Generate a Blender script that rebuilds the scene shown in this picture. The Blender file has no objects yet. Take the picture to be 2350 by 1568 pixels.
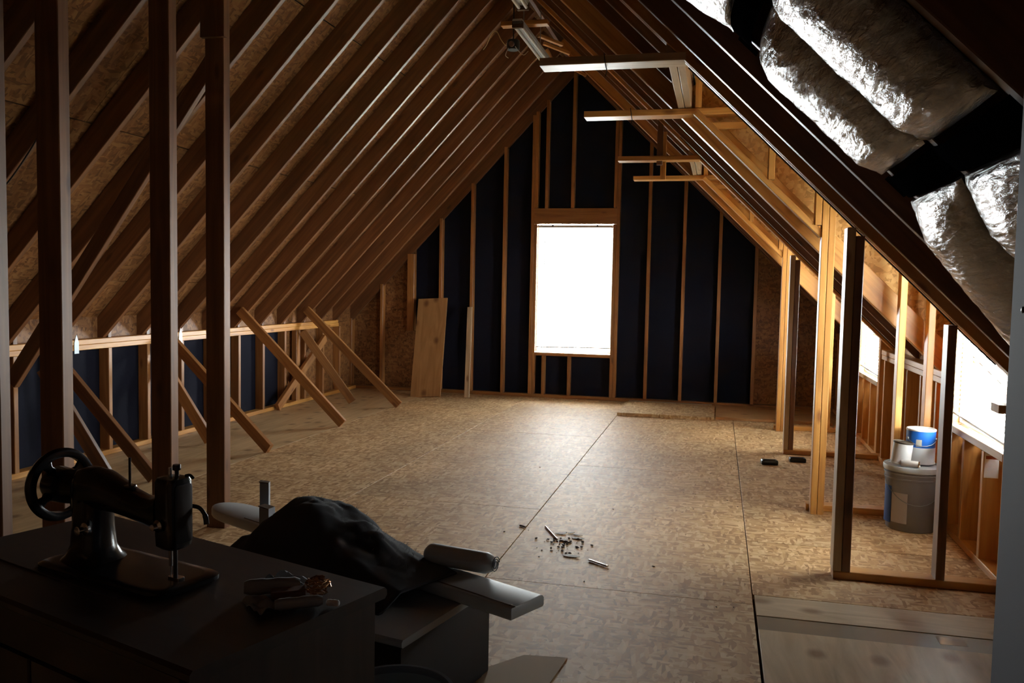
import bpy, bmesh, math, random
from mathutils import Vector, Matrix, noise

random.seed(7)
sc = bpy.context.scene
COL = sc.collection

# ------------------------------------------------------------------ camera
def R_(d): return math.radians(d)
yaw, pitch, roll = R_(13.46), R_(3.66), R_(1.105)
F = Vector((-math.sin(yaw)*math.cos(pitch), math.cos(yaw)*math.cos(pitch), -math.sin(pitch)))
Rt = Vector((math.cos(yaw), math.sin(yaw), 0))
Up = Rt.cross(F)
Rt = Rt*math.cos(roll) + Up*math.sin(roll)
Up = Rt.cross(F)
cd = bpy.data.cameras.new('camera')
cam = bpy.data.objects.new('camera', cd); COL.objects.link(cam)
cd.sensor_width = 36; cd.lens = 1966/2350*36; cd.clip_start = .02; cd.clip_end = 200
cam.matrix_basis = Matrix(((Rt.x, Up.x, -F.x, 1.77), (Rt.y, Up.y, -F.y, 0), (Rt.z, Up.z, -F.z, 1.335), (0, 0, 0, 1)))
sc.camera = cam

# ------------------------------------------------------------------ sky, exposure
SKY = 142.0
w = bpy.data.worlds.new('overcast_sky'); sc.world = w; w.use_nodes = True
bg = w.node_tree.nodes['Background']
bg.inputs[0].default_value = (.97, .985, 1.0, 1); bg.inputs[1].default_value = SKY
vs = sc.view_settings
vs.view_transform = 'Standard'; vs.look = 'None'; vs.exposure = 0.0; vs.gamma = 1; vs.use_curve_mapping = False
sc.cycles.max_bounces = 7; sc.cycles.diffuse_bounces = 4; sc.cycles.adaptive_threshold = .025; sc.cycles.sample_clamp_indirect = 6

def portal(name, loc, rot, sx, sy):          # guides the sky's light through a window opening, gives none itself
    l = bpy.data.lights.new(name, 'AREA'); l.shape = 'RECTANGLE'; l.size = sx; l.size_y = sy
    l.cycles.is_portal = True
    o = bpy.data.objects.new(name, l); COL.objects.link(o); o.location = loc; o.rotation_euler = rot

# ------------------------------------------------------------------ dimensions (metres; x across, y towards the gable, z up)
YG = 10.14                                   # stud face of the gable wall
XL, XR = -2.70, 3.06                         # stud faces of the eaves walls
TL, TR = 1.06, .98                           # roof slopes
RX, RZ = .078, 3.883                         # ridge, underside of rafters
RD = .140                                    # rafter depth
YB0 = -1.3                                   # back wall
def zl(x): return RZ + TL*(x-RX)
def zr(x): return RZ - TR*(x-RX)
def zroof(x): return zl(x) if x < RX else zr(x)
CL, CR = math.cos(math.atan(TL)), math.cos(math.atan(TR))
DL, DR = RD/CL, RD/CR
yA, yB, yC, yD = 4.18, 5.47, 7.33, 8.62
WIN = [(-.373, .541, .555, 2.085)]           # gable window x0 x1 z0 z1
DWIN = [(4.30, 5.24, .62, 1.75), (7.50, 8.44, .62, 1.75)]   # dormer windows y0 y1 z0 z1

portal('portal', (.084, YG+.12, 1.32), (R_(-90), 0, 0), .914, 1.53)
for a, b, c, d in DWIN:
    portal('portal', (XR+.12, (a+b)/2, (c+d)/2), (0, R_(90), 0), d-c, b-a)

# ------------------------------------------------------------------ materials
def mat(name): 
    m = bpy.data.materials.new(name); m.use_nodes = True
    return m, m.node_tree.nodes, m.node_tree.links, m.node_tree.nodes['Principled BSDF']
def plain(name, col, rough=.6, metal=0, spec=.4):
    m, n, l, b = mat(name)
    b.inputs['Base Color'].default_value = (*col, 1); b.inputs['Roughness'].default_value = rough
    b.inputs['Metallic'].default_value = metal; b.inputs['Specular IOR Level'].default_value = spec
    return m
def coords(n, l, scale, rnd=True):
    tc = n.new('ShaderNodeTexCoord'); mp = n.new('ShaderNodeMapping'); mp.inputs['Scale'].default_value = scale
    l.new(tc.outputs['Object'], mp.inputs['Vector'])
    if rnd:
        oi = n.new('ShaderNodeObjectInfo'); mu = n.new('ShaderNodeMath'); mu.operation = 'MULTIPLY'; mu.inputs[1].default_value = 57
        l.new(oi.outputs['Random'], mu.inputs[0])
        cx = n.new('ShaderNodeCombineXYZ')
        for k in range(3): l.new(mu.outputs[0], cx.inputs[k])
        l.new(cx.outputs[0], mp.inputs['Location'])
    return mp.outputs[0]
def ramp(n, stops):
    r = n.new('ShaderNodeValToRGB'); e = r.color_ramp.elements
    while len(e) < len(stops): e.new(.5)
    for k, (p, c) in enumerate(stops): e[k].position = p; e[k].color = (*c, 1)
    return r
def mix(n, l, a, b, fac, mode='MULTIPLY'):
    x = n.new('ShaderNodeMix'); x.data_type = 'RGBA'; x.blend_type = mode
    for sock, v in ((x.inputs[0], fac), (x.inputs[6], a), (x.inputs[7], b)):
        if hasattr(v, 'links') or hasattr(v, 'is_output'): l.new(v, sock)
        else: sock.default_value = v if isinstance(v, float) else (*v, 1)
    return x.outputs[2]

def lumber(name, c0, c1, c2, rough=.42):
    m, n, l, b = mat(name)
    v = coords(n, l, (.7, 13, 13))
    t = n.new('ShaderNodeTexNoise'); t.inputs['Scale'].default_value = 1.6; t.inputs['Detail'].default_value = 5; t.inputs['Distortion'].default_value = 1.2
    l.new(v, t.inputs['Vector'])
    r = ramp(n, [(.28, c0), (.5, c1), (.72, c2)]); l.new(t.outputs[0], r.inputs[0])
    v2 = coords(n, l, (3.2, 9, 9))
    vo = n.new('ShaderNodeTexVoronoi'); vo.inputs['Scale'].default_value = .8; l.new(v2, vo.inputs['Vector'])
    r2 = ramp(n, [(.05, (.30, .16, .08)), (.14, (1, 1, 1))]); l.new(vo.outputs['Distance'], r2.inputs[0])
    c = mix(n, l, r.outputs[0], r2.outputs[0], .8)
    oi = n.new('ShaderNodeObjectInfo'); rr = ramp(n, [(0, (.78, .76, .74)), (1, (1.08, 1.05, 1.0))]); l.new(oi.outputs['Random'], rr.inputs[0])
    c = mix(n, l, c, rr.outputs[0], 1.0)
    l.new(c, b.inputs['Base Color']); b.inputs['Roughness'].default_value = rough; b.inputs['Specular IOR Level'].default_value = .75
    bp = n.new('ShaderNodeBump'); bp.inputs['Strength'].default_value = .06; bp.inputs['Distance'].default_value = .002
    l.new(t.outputs[0], bp.inputs['Height']); l.new(bp.outputs[0], b.inputs['Normal'])
    return m
def osb(name, c0, c1, c2, scale=1.0, rough=.5, flake=1.0):
    m, n, l, b = mat(name)
    outs = []
    for k, (s, rot) in enumerate((((13, 52, 30), .35), ((50, 14, 30), -.45), ((26, 26, 26), .9))):
        v = coords(n, l, tuple(q*scale for q in s))
        v.node.inputs['Rotation'].default_value = (0, 0, rot)
        vo = n.new('ShaderNodeTexVoronoi'); vo.inputs['Scale'].default_value = 1; l.new(v, vo.inputs['Vector'])
        sp = n.new('ShaderNodeSeparateColor'); l.new(vo.outputs['Color'], sp.inputs[0]); outs.append((sp, vo))
    r = ramp(n, [(.0, c0), (.45, c1), (1, c2)]); l.new(outs[0][0].outputs[0], r.inputs[0])
    r1 = ramp(n, [(.0, c0), (.5, c1), (1, c2)]); l.new(outs[1][0].outputs[1], r1.inputs[0])
    gt = n.new('ShaderNodeMath'); gt.operation = 'GREATER_THAN'; gt.inputs[1].default_value = .5; l.new(outs[2][0].outputs[2], gt.inputs[0])
    c = mix(n, l, r.outputs[0], r1.outputs[0], gt.outputs[0], 'MIX')
    vn = coords(n, l, (1.1, 1.1, 1.1)); t = n.new('ShaderNodeTexNoise'); t.inputs['Scale'].default_value = 1.3; t.inputs['Detail'].default_value = 4; l.new(vn, t.inputs['Vector'])
    r2 = ramp(n, [(.3, (.72, .72, .72)), (.7, (1.05, 1.05, 1.05))]); l.new(t.outputs[0], r2.inputs[0])
    c = mix(n, l, c, r2.outputs[0], 1.0)
    l.new(c, b.inputs['Base Color']); b.inputs['Roughness'].default_value = rough; b.inputs['Specular IOR Level'].default_value = .30
    bp = n.new('ShaderNodeBump'); bp.inputs['Strength'].default_value = .25*flake; bp.inputs['Distance'].default_value = .0015
    l.new(outs[0][0].outputs[2], bp.inputs['Height']); l.new(bp.outputs[0], b.inputs['Normal'])
    return m
def ply(name, c0, c1, rough=.45, knots=True):
    m, n, l, b = mat(name)
    v = coords(n, l, (1.0, 7, 7)); t = n.new('ShaderNodeTexNoise'); t.inputs['Scale'].default_value = 1.5; t.inputs['Detail'].default_value = 6; t.inputs['Distortion'].default_value = 2.0
    l.new(v, t.inputs['Vector'])
    r = ramp(n, [(.3, c0), (.7, c1)]); l.new(t.outputs[0], r.inputs[0]); c = r.outputs[0]
    if knots:
        v2 = coords(n, l, (2.6, 3.6, 1)); vo = n.new('ShaderNodeTexVoronoi'); vo.voronoi_dimensions = '2D'; vo.inputs['Scale'].default_value = 1; l.new(v2, vo.inputs['Vector'])
        r2 = ramp(n, [(.05, (.35, .25, .18)), (.16, (1, 1, 1))]); l.new(vo.outputs['Distance'], r2.inputs[0]); c = mix(n, l, c, r2.outputs[0], .8)
    l.new(c, b.inputs['Base Color']); b.inputs['Roughness'].default_value = rough; b.inputs['Specular IOR Level'].default_value = .45
    return m

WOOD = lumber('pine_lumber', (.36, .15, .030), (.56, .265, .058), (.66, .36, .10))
WOODD = lumber('shaded_lumber', (.105, .036, .011), (.165, .064, .020), (.23, .098, .034))  # darker copy of the pine: shade on rafters and posts put into it
WOODM = lumber('brown_lumber', (.20, .078, .020), (.33, .138, .036), (.42, .20, .06))  # darkened pine: shade on braces and wall studs put into the colour
WOODG = lumber('grey_lit_lumber', (.34, .24, .14), (.46, .34, .21), (.58, .46, .31))  # grey timber, and light on headers and near post put into colour
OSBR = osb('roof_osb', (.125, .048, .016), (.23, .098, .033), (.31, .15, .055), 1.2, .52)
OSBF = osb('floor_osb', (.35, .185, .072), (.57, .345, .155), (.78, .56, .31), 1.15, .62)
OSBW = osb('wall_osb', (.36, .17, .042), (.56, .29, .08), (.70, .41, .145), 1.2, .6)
PLYF = ply('floor_plywood', (.46, .30, .145), (.64, .46, .25), .42)
PLYG = ply('grey_plywood', (.40, .31, .20), (.60, .49, .35), .42)
PLYB = ply('plywood_board', (.30, .145, .05), (.42, .225, .085), .6)
PLYE = plain('plywood_edge', (.10, .05, .02), .8)
FELT = plain('black_sheathing', (.008, .0085, .016), .85, 0, .10)
LIGHTSEAL = plain('light_seal_black', (.02, .018, .016), .9)  # unseen outer skin, added to stop light leaking through the joints
STEEL = plain('galvanised_steel', (.30, .34, .37), .4, 1)
WHITE = plain('white_vinyl', (.82, .82, .80), .4)
PAINT = plain('grey_primer', (.20, .215, .27), .75)
BLACK = plain('black_plastic', (.012, .012, .014), .35)
CABLE = plain('black_cable', (.01, .01, .01), .5)
YCABLE = plain('yellow_cable', (.75, .62, .35), .5)
IRON = plain('black_japanned_iron', (.010, .009, .010), .22, 0, .6)
CHROME = plain('nickel_plate', (.7, .7, .7), .2, 1)
TABLE = lumber('dark_stained_oak', (.020, .010, .008), (.034, .018, .013), (.05, .027, .02), .45)
PAPER = plain('white_paper', (.80, .80, .78), .8)
DUST = plain('dusty_white_paint', (.52, .55, .56), .5)

def slat_mat():
    m, n, l, b = mat('blind_slat')
    b.inputs['Base Color'].default_value = (.86, .87, .86, 1); b.inputs['Roughness'].default_value = .5
    tr = n.new('ShaderNodeBsdfTranslucent'); tr.inputs[0].default_value = (.86, .87, .86, 1)
    mx = n.new('ShaderNodeMixShader'); mx.inputs[0].default_value = .55
    l.new(b.outputs[0], mx.inputs[1]); l.new(tr.outputs[0], mx.inputs[2]); l.new(mx.outputs[0], n['Material Output'].inputs[0])
    return m
SLAT = slat_mat()
def glass_mat():
    m, n, l, b = mat('window_glass')
    tr = n.new('ShaderNodeBsdfTransparent'); tr.inputs[0].default_value = (.96, .98, .97, 1)
    gl = n.new('ShaderNodeBsdfGlossy'); gl.inputs['Roughness'].default_value = .02
    mx = n.new('ShaderNodeMixShader'); mx.inputs[0].default_value = .06; l.new(tr.outputs[0], mx.inputs[1]); l.new(gl.outputs[0], mx.inputs[2])
    l.new(mx.outputs[0], n['Material Output'].inputs[0])
    return m
GLASS = glass_mat()
def foil_mat():
    m, n, l, b = mat('crinkled_foil')
    b.inputs['Base Color'].default_value = (.16, .15, .145, 1); b.inputs['Metallic'].default_value = 1; b.inputs['Roughness'].default_value = .20
    v = coords(n, l, (46, 9, 46)); v.node.inputs['Rotation'].default_value = (0, 0, .25)
    t = n.new('ShaderNodeTexNoise'); t.inputs['Scale'].default_value = 1.5; t.inputs['Detail'].default_value = 6; t.inputs['Roughness'].default_value = .6; t.inputs['Distortion'].default_value = .6
    l.new(v, t.inputs['Vector'])
    bp = n.new('ShaderNodeBump'); bp.inputs['Strength'].default_value = .55; bp.inputs['Distance'].default_value = .012
    l.new(t.outputs[0], bp.inputs['Height']); l.new(bp.outputs[0], b.inputs['Normal'])
    return m
FOIL = foil_mat()

# ------------------------------------------------------------------ helpers
def wm(o): return o.matrix_basis.copy() if o.parent is None else wm(o.parent) @ o.matrix_basis
def link(name, mesh, m, parent=None, M=None):
    o = bpy.data.objects.new(name, mesh); COL.objects.link(o)
    if m is not None and not mesh.materials: mesh.materials.append(m)
    M = M if M is not None else Matrix.Identity(4)
    if parent is not None: o.parent = parent; M = wm(parent).inverted() @ M
    o.matrix_basis = M
    return o
def empty(name, loc=(0, 0, 0), rz=0):
    o = bpy.data.objects.new(name, None); COL.objects.link(o); o.empty_display_size = .05
    o.matrix_basis = Matrix.Translation(loc) @ Matrix.Rotation(rz, 4, 'Z')
    return o
def tag(o, label, cat, group=None):
    o['label'] = label; o['category'] = cat
    if group: o['group'] = group
    return o
def struct(o): o['kind'] = 'structure'; return o
_bm = {}
def beam_mesh(L, w_, d, m, ch=.003):
    key = (round(L, 3), round(w_, 4), round(d, 4), m.name, ch)
    if key in _bm: return _bm[key]
    ch = min(ch, w_*.3, d*.3)
    a, b = w_/2, d/2
    sec = [(-a+ch, -b), (a-ch, -b), (a, -b+ch), (a, b-ch), (a-ch, b), (-a+ch, b), (-a, b-ch), (-a, -b+ch)]
    vs_ = [(-L/2, y, z) for y, z in sec] + [(L/2, y, z) for y, z in sec]
    fs = [tuple(range(7, -1, -1)), tuple(range(8, 16))] + [(i, (i+1) % 8, 8+(i+1) % 8, 8+i) for i in range(8)]
    me = bpy.data.meshes.new('beam'); me.from_pydata(vs_, [], fs); me.materials.append(m); me.update()
    _bm[key] = me
    return me
def beam(name, p0, p1, w_, d, m, parent=None, ref=(0, 0, 1), off=0.0, ch=.003):
    p0, p1 = Vector(p0), Vector(p1); x = (p1-p0); L = x.length; x.normalize()
    r = Vector(ref); z = (r - x*r.dot(x)).normalized(); y = z.cross(x)
    c = (p0+p1)/2 + z*off
    M = Matrix(((x.x, y.x, z.x, c.x), (x.y, y.y, z.y, c.y), (x.z, y.z, z.z, c.z), (0, 0, 0, 1)))
    return link(name, beam_mesh(L, w_, d, m, ch), m, parent, M)
def box(name, lo, hi, m, parent=None, ch=.003):
    lo, hi = Vector(lo), Vector(hi); s = hi-lo; c = (lo+hi)/2
    k = max(range(3), key=lambda i: s[i])
    p0 = c.copy(); p1 = c.copy(); p0[k] = lo[k]; p1[k] = hi[k]
    if k == 2: return beam(name, p0, p1, s[1], s[0], m, parent, (1, 0, 0), 0, ch)
    if k == 1: return beam(name, p0, p1, s[0], s[2], m, parent, (0, 0, 1), 0, ch)
    return beam(name, p0, p1, s[1], s[2], m, parent, (0, 0, 1), 0, ch)
def prism(name, poly, axis, a0, a1, m, parent=None):
    """poly in the plane across the axis ('y': x,z  'x': y,z  'z': x,y) pushed from a0 to a1"""
    def pt(u, v, a): return {'y': (u, a, v), 'x': (a, u, v), 'z': (u, v, a)}[axis]
    n_ = len(poly)
    v = [pt(u, q, a0) for u, q in poly] + [pt(u, q, a1) for u, q in poly]
    c = sum((Vector(q) for q in v), Vector())/len(v)
    v = [tuple(Vector(q)-c) for q in v]
    f = [tuple(range(n_)), tuple(range(2*n_-1, n_-1, -1))] + [(i, n_+i, n_+(i+1) % n_, (i+1) % n_) for i in range(n_)]
    me = bpy.data.meshes.new(name); me.from_pydata(v, [], f)
    b = bmesh.new(); b.from_mesh(me); bmesh.ops.recalc_face_normals(b, faces=b.faces); b.to_mesh(me); b.free()
    return link(name, me, m, parent, Matrix.Translation(c))
def lathe(prof, seg=32, smooth=True, name='lathe'):
    v, f = [], []
    for r, z in prof:
        for i in range(seg):
            a = 2*math.pi*i/seg; v.append((r*math.cos(a), r*math.sin(a), z))
    for k in range(len(prof)-1):
        for i in range(seg):
            j = (i+1) % seg; f.append((k*seg+i, k*seg+j, (k+1)*seg+j, (k+1)*seg+i))
    me = bpy.data.meshes.new(name); me.from_pydata(v, [], f)
    b = bmesh.new(); b.from_mesh(me); bmesh.ops.remove_doubles(b, verts=b.verts, dist=1e-6); bmesh.ops.recalc_face_normals(b, faces=b.faces); b.to_mesh(me); b.free()
    if smooth:
        me.polygons.foreach_set('use_smooth', [True]*len(me.polygons))
        try: me.set_sharp_from_angle(angle=R_(40))
        except Exception: pass
    return me
def smooth(me, ang=40):
    me.polygons.foreach_set('use_smooth', [True]*len(me.polygons))
    try: me.set_sharp_from_angle(angle=R_(ang))
    except Exception: pass
    return me
def tube(pts, r, seg=8, name='tube', closed=False):
    pts = [Vector(p) for p in pts]; v, f = [], []
    n_ = len(pts); prev = None
    for i, p in enumerate(pts):
        t = (pts[min(i+1, n_-1)]-pts[max(i-1, 0)]).normalized()
        u = prev - t*prev.dot(t) if prev is not None else (Vector((0, 0, 1)) if abs(t.z) < .9 else Vector((1, 0, 0))) ; u = (u - t*u.dot(t)).normalized(); prev = u
        q = t.cross(u); rr = r[i] if isinstance(r, (list, tuple)) else r
        for k in range(seg):
            a = 2*math.pi*k/seg; v.append(tuple(p + (u*math.cos(a)+q*math.sin(a))*rr))
    for i in range(n_-1):
        for k in range(seg):
            j = (k+1) % seg; f.append((i*seg+k, i*seg+j, (i+1)*seg+j, (i+1)*seg+k))
    f += [tuple(range(seg-1, -1, -1)), tuple(range((n_-1)*seg, n_*seg))]
    me = bpy.data.meshes.new(name); me.from_pydata(v, [], f); smooth(me)
    return me
def spline(ctrl, n_=8):
    c = [Vector(p) for p in ctrl]; out = []
    for i in range(len(c)-1):
        p0, p1, p2, p3 = c[max(i-1, 0)], c[i], c[i+1], c[min(i+2, len(c)-1)]
        for k in range(n_):
            t = k/n_
            out.append(.5*((2*p1)+(p2-p0)*t+(2*p0-5*p1+4*p2-p3)*t*t+(3*p1-p0-3*p2+p3)*t**3))
    out.append(c[-1]); return out
def loft(secs, name='loft', cap=True, ang=45):
    """secs: list of rings (equal length lists of points)"""
    v = [tuple(p) for s in secs for p in s]; n_ = len(secs[0]); f = []
    for i in range(len(secs)-1):
        for k in range(n_):
            j = (k+1) % n_; f.append((i*n_+k, i*n_+j, (i+1)*n_+j, (i+1)*n_+k))
    if cap: f += [tuple(range(n_-1, -1, -1)), tuple(range((len(secs)-1)*n_, len(secs)*n_))]
    me = bpy.data.meshes.new(name); me.from_pydata(v, [], f)
    b = bmesh.new(); b.from_mesh(me); bmesh.ops.recalc_face_normals(b, faces=b.faces); b.to_mesh(me); b.free()
    return smooth(me, ang)
def rrect(cx, cy, a, b, r, n_=5):
    out = []
    for sx, sy, a0 in ((1, 1, 0), (-1, 1, 90), (-1, -1, 180), (1, -1, 270)):
        for k in range(n_):
            t = R_(a0+90*k/(n_-1)); out.append((cx+sx*(a-r)+r*math.cos(t), cy+sy*(b-r)+r*math.sin(t)))
    return out

# ================================================================== THE ROOM
# ------------------------------------------------------------------ floor: sheets with open joints
floor = struct(empty('floor'))
box('subfloor', (-2.95, YB0, -.06), (3.3, YG+.12, -.0235), PLYE, floor)
xs = [-2.86, -1.646, -.436, .772, 1.960, 3.2]
starts = [8.63, 6.02, 7.6, 8.95, 7.3]
G = .0022
for i in range(5):
    x0, x1 = xs[i]+G, xs[i+1]-G
    cuts = [YG+.1]; y = starts[i]
    while y > YB0: 
        cuts.append(y); y -= 2.61
    cuts.append(YB0)
    for a, b in zip(cuts[:-1], cuts[1:]):
        if i == 4:
            segs = []
            if b > 3.85: segs = [(b, a, OSBF)]
            elif a > 3.85: segs = [(3.852, a, OSBF)]
            for s0, s1, mm in segs: box('floor_panel', (x0, s0+G, -.023), (x1, s1-G, 0), mm, floor, .0012)
        else:
            box('floor_panel', (x0, b+G, -.023), (x1, a-G, 0), PLYF if i in (0,) else OSBF, floor, .0012)
# plywood patch by the drywall corner, with a filler strip
box('plywood_panel', (1.968, 3.60, -.023), (3.2, 3.842, .003), PLYG, floor, .0012)
box('filler_strip', (1.968, 3.452, -.023), (3.2, 3.596, .001), plain('grey_filler', (.20, .17, .13), .35), floor, .0012)
box('glint_patch', (2.64, 3.50, .0011), (2.74, 3.572, .0018), plain('glint_gloss', (.55, .56, .58), .12, 0, .8), floor, .0002)  # pale glossy patch added for the window's reflection on the strip
box('plywood_panel', (1.968, 1.2, -.023), (3.2, 3.448, .003), PLYG, floor, .0012)
box('plywood_panel', (1.968, YB0, -.023), (3.2, 1.196, .003), PLYG, floor, .0012)

# the ground outside, two storeys below the windows
grd = struct(box('ground', (-40, -40, -3.7), (40, 50, -3.5), plain('pale_lawn', (.30, .30, .26), .9)))
# ------------------------------------------------------------------ ceiling: sheathing, rafters, ridge, ties
ceil = struct(empty('ceiling', (0, 0, 0)))
nL = Vector((-TL*CL, 0, CL)); nR = Vector((TR*CR, 0, CR))    # outward normals
LY = [3.32+.4525*i for i in range(-9, 15)]
for y in LY:
    if y < YB0+.05: continue
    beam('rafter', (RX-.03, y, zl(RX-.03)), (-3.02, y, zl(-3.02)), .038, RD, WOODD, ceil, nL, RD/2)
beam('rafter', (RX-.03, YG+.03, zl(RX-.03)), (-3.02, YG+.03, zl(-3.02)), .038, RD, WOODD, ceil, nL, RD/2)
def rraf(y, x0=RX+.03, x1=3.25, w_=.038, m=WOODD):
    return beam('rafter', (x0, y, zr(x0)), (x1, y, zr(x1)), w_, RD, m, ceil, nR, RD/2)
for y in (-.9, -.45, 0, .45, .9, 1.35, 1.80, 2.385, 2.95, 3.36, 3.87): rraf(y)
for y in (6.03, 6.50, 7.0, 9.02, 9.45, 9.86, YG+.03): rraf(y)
for y in (4.56, 5.06, 7.80, 8.22): rraf(y, x1=1.468)          # cut off at the dormer headers
for y, dz in ((yA+.02, 0), (yB+.12, -.065), (yC+.03, 0), (yD+.12, -.065)):   # doubled trimmers beside the dormers
    for q in (-.0195, .0195): rraf(y+q, m=WOOD).location.z += dz
for y in (yB-.035, yD-.035):                                  # flat sloping members under the far cheeks
    beam('slope_plate', (1.585, y, zr(1.585)), (2.345, y, zr(2.345)), .089, .038, WOOD, ceil, nR, .019)
box('ridge_board', (RX-.019, YB0, RZ-.03), (RX+.019, YG+.1, RZ+.26), WOODD, ceil)
for y0, y1 in ((yA+.06, yB-.02), (yC+.07, yD-.02)):
    for xa in (1.490, 1.533): box('header', (xa, y0-.05, 2.452), (xa+.0385, y1+.05, 2.585), WOODG, ceil)  # light on the undersides put into the pale wood tone
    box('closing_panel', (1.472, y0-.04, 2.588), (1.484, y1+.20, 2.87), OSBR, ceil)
# sheathing sheets, joints showing between the rafters
def sheets(side):
    n_, off = (nL, RD) if side < 0 else (nR, RD)
    s = TL if side < 0 else TR; c_ = CL if side < 0 else CR
    Ltot = 3.35/c_
    e = Vector((side*c_, 0, -s*c_))
    base = Vector((RX, 0, RZ))
    rows = []; a = .0
    while a < Ltot: rows.append((a, min(a+1.215, Ltot))); a += 1.22
    for k, (a, b) in enumerate(rows):
        y = YG+.12 - (1.22 if k % 2 else 0); cuts = [YG+.12]
        if k % 2: cuts.append(y)
        while y > YB0: y -= 2.44; cuts.append(max(y, YB0))
        for t, u in zip(cuts[:-1], cuts[1:]):
            spans = [(u, t)]
            if side > 0:                                         # leave the dormer openings free
                x_hi = RX + b*c_
                x_lo = RX + a*c_
                if x_hi > 1.7:
                    for d0, d1 in ((yA+.06, yB+.175), (yC+.07, yD+.175)):
                        ns = []
                        for p, q in spans:
                            if q <= d0 or p >= d1: ns.append((p, q)); continue
                            if p < d0: ns.append((p, d0))
                            if q > d1: ns.append((d1, q))
                        spans = ns
            for p, q in spans:
                if q-p < .03: continue
                pm = base + e*((a+b)/2) + n_*(off+.006)
                p0 = Vector((pm.x, p+.0015, pm.z)); p1 = Vector((pm.x, q-.0015, pm.z))
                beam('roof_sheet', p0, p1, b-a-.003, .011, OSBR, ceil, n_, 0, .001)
            # strip of sheathing above the header inside the dormer row
            if side > 0 and x_hi > 1.7 and x_lo < 1.47:
                for d0, d1 in ((yA+.06, yB+.175), (yC+.07, yD+.175)):
                    p, q = max(u, d0), min(t, d1)
                    if q-p > .03:
                        bb = (1.47-RX)/c_
                        pm = base + e*((a+bb)/2) + n_*(off+.006)
                        beam('roof_sheet', (pm.x, p+.0015, pm.z), (pm.x, q-.0015, pm.z), bb-a-.003, .011, OSBR, ceil, n_, 0, .001)
    return
sheets(-1); sheets(1)
# continuous underlay added outside the sheets so no light leaks through
def slab(side, y0, y1, x0, x1):
    n_ = nL if side < 0 else nR; f_ = zl if side < 0 else zr
    beam('light_seal', (x0, (y0+y1)/2, f_(x0)), (x1, (y0+y1)/2, f_(x1)), y1-y0, .01, LIGHTSEAL, ceil, n_, RD+.02, .001)
slab(-1, YB0-.02, YG+.16, RX+.22, -3.3)
for y0, y1 in ((YB0-.02, yA+.05), (yB+.175, yC+.06), (yD+.175, YG+.16)): slab(1, y0, y1, RX-.2, 3.4)
for y0, y1 in ((yA+.05, yB+.175), (yC+.06, yD+.175)): slab(1, y0, y1, RX-.2, 1.47)
# flat ties at the dormer corners
for y0, xa, xb in ((yA-.02, .885, 1.585), (yB-.03, .907, 1.85), (yC-.02, .907, 1.585), (yD-.03, .914, 1.85)):
    box('collar_tie', (xa, y0, 2.412), (xb, y0+.13, 2.450), WOOD if y0 > 5 else WOODG, ceil)
for y0 in (yB-.03, yD-.03):
    box('short_post', (1.592, y0+.005, 2.452), (1.63, y0+.094, 2.82), WOOD, ceil)
    box('block', (1.67, y0+.01, 2.325), (1.90, y0+.048, 2.363), WOOD, ceil)
box('hanger', (1.228, yC+.02, 2.38), (1.276, yC+.058, 2.86), WOODD, ceil)
box('hanger', (1.258, yC+.06, 2.262), (1.304, yC+.098, 2.66), WOOD, ceil)
# short ties at the ridge
for y in (7.42,): box('collar_tie', (-.15, y-.045, 3.600), (.262, y+.045, 3.638), WOOD, ceil)
for p0, p1 in (((.045, 8.05, 3.70), (.235, 8.25, 3.66)), ((.01, 8.45, 3.74), (.245, 8.6, 3.67)), ((.02, 9.3, 3.78), (.30, 9.35, 3.63))):
    beam('ridge_strut', p0, p1, .038, .03, WOOD, ceil)
beam('ridge_strut', (-.03, 8.75, 3.76), (.045, 8.85, 3.60), .06, .03, WOOD, ceil, (0, 1, 0))
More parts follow.
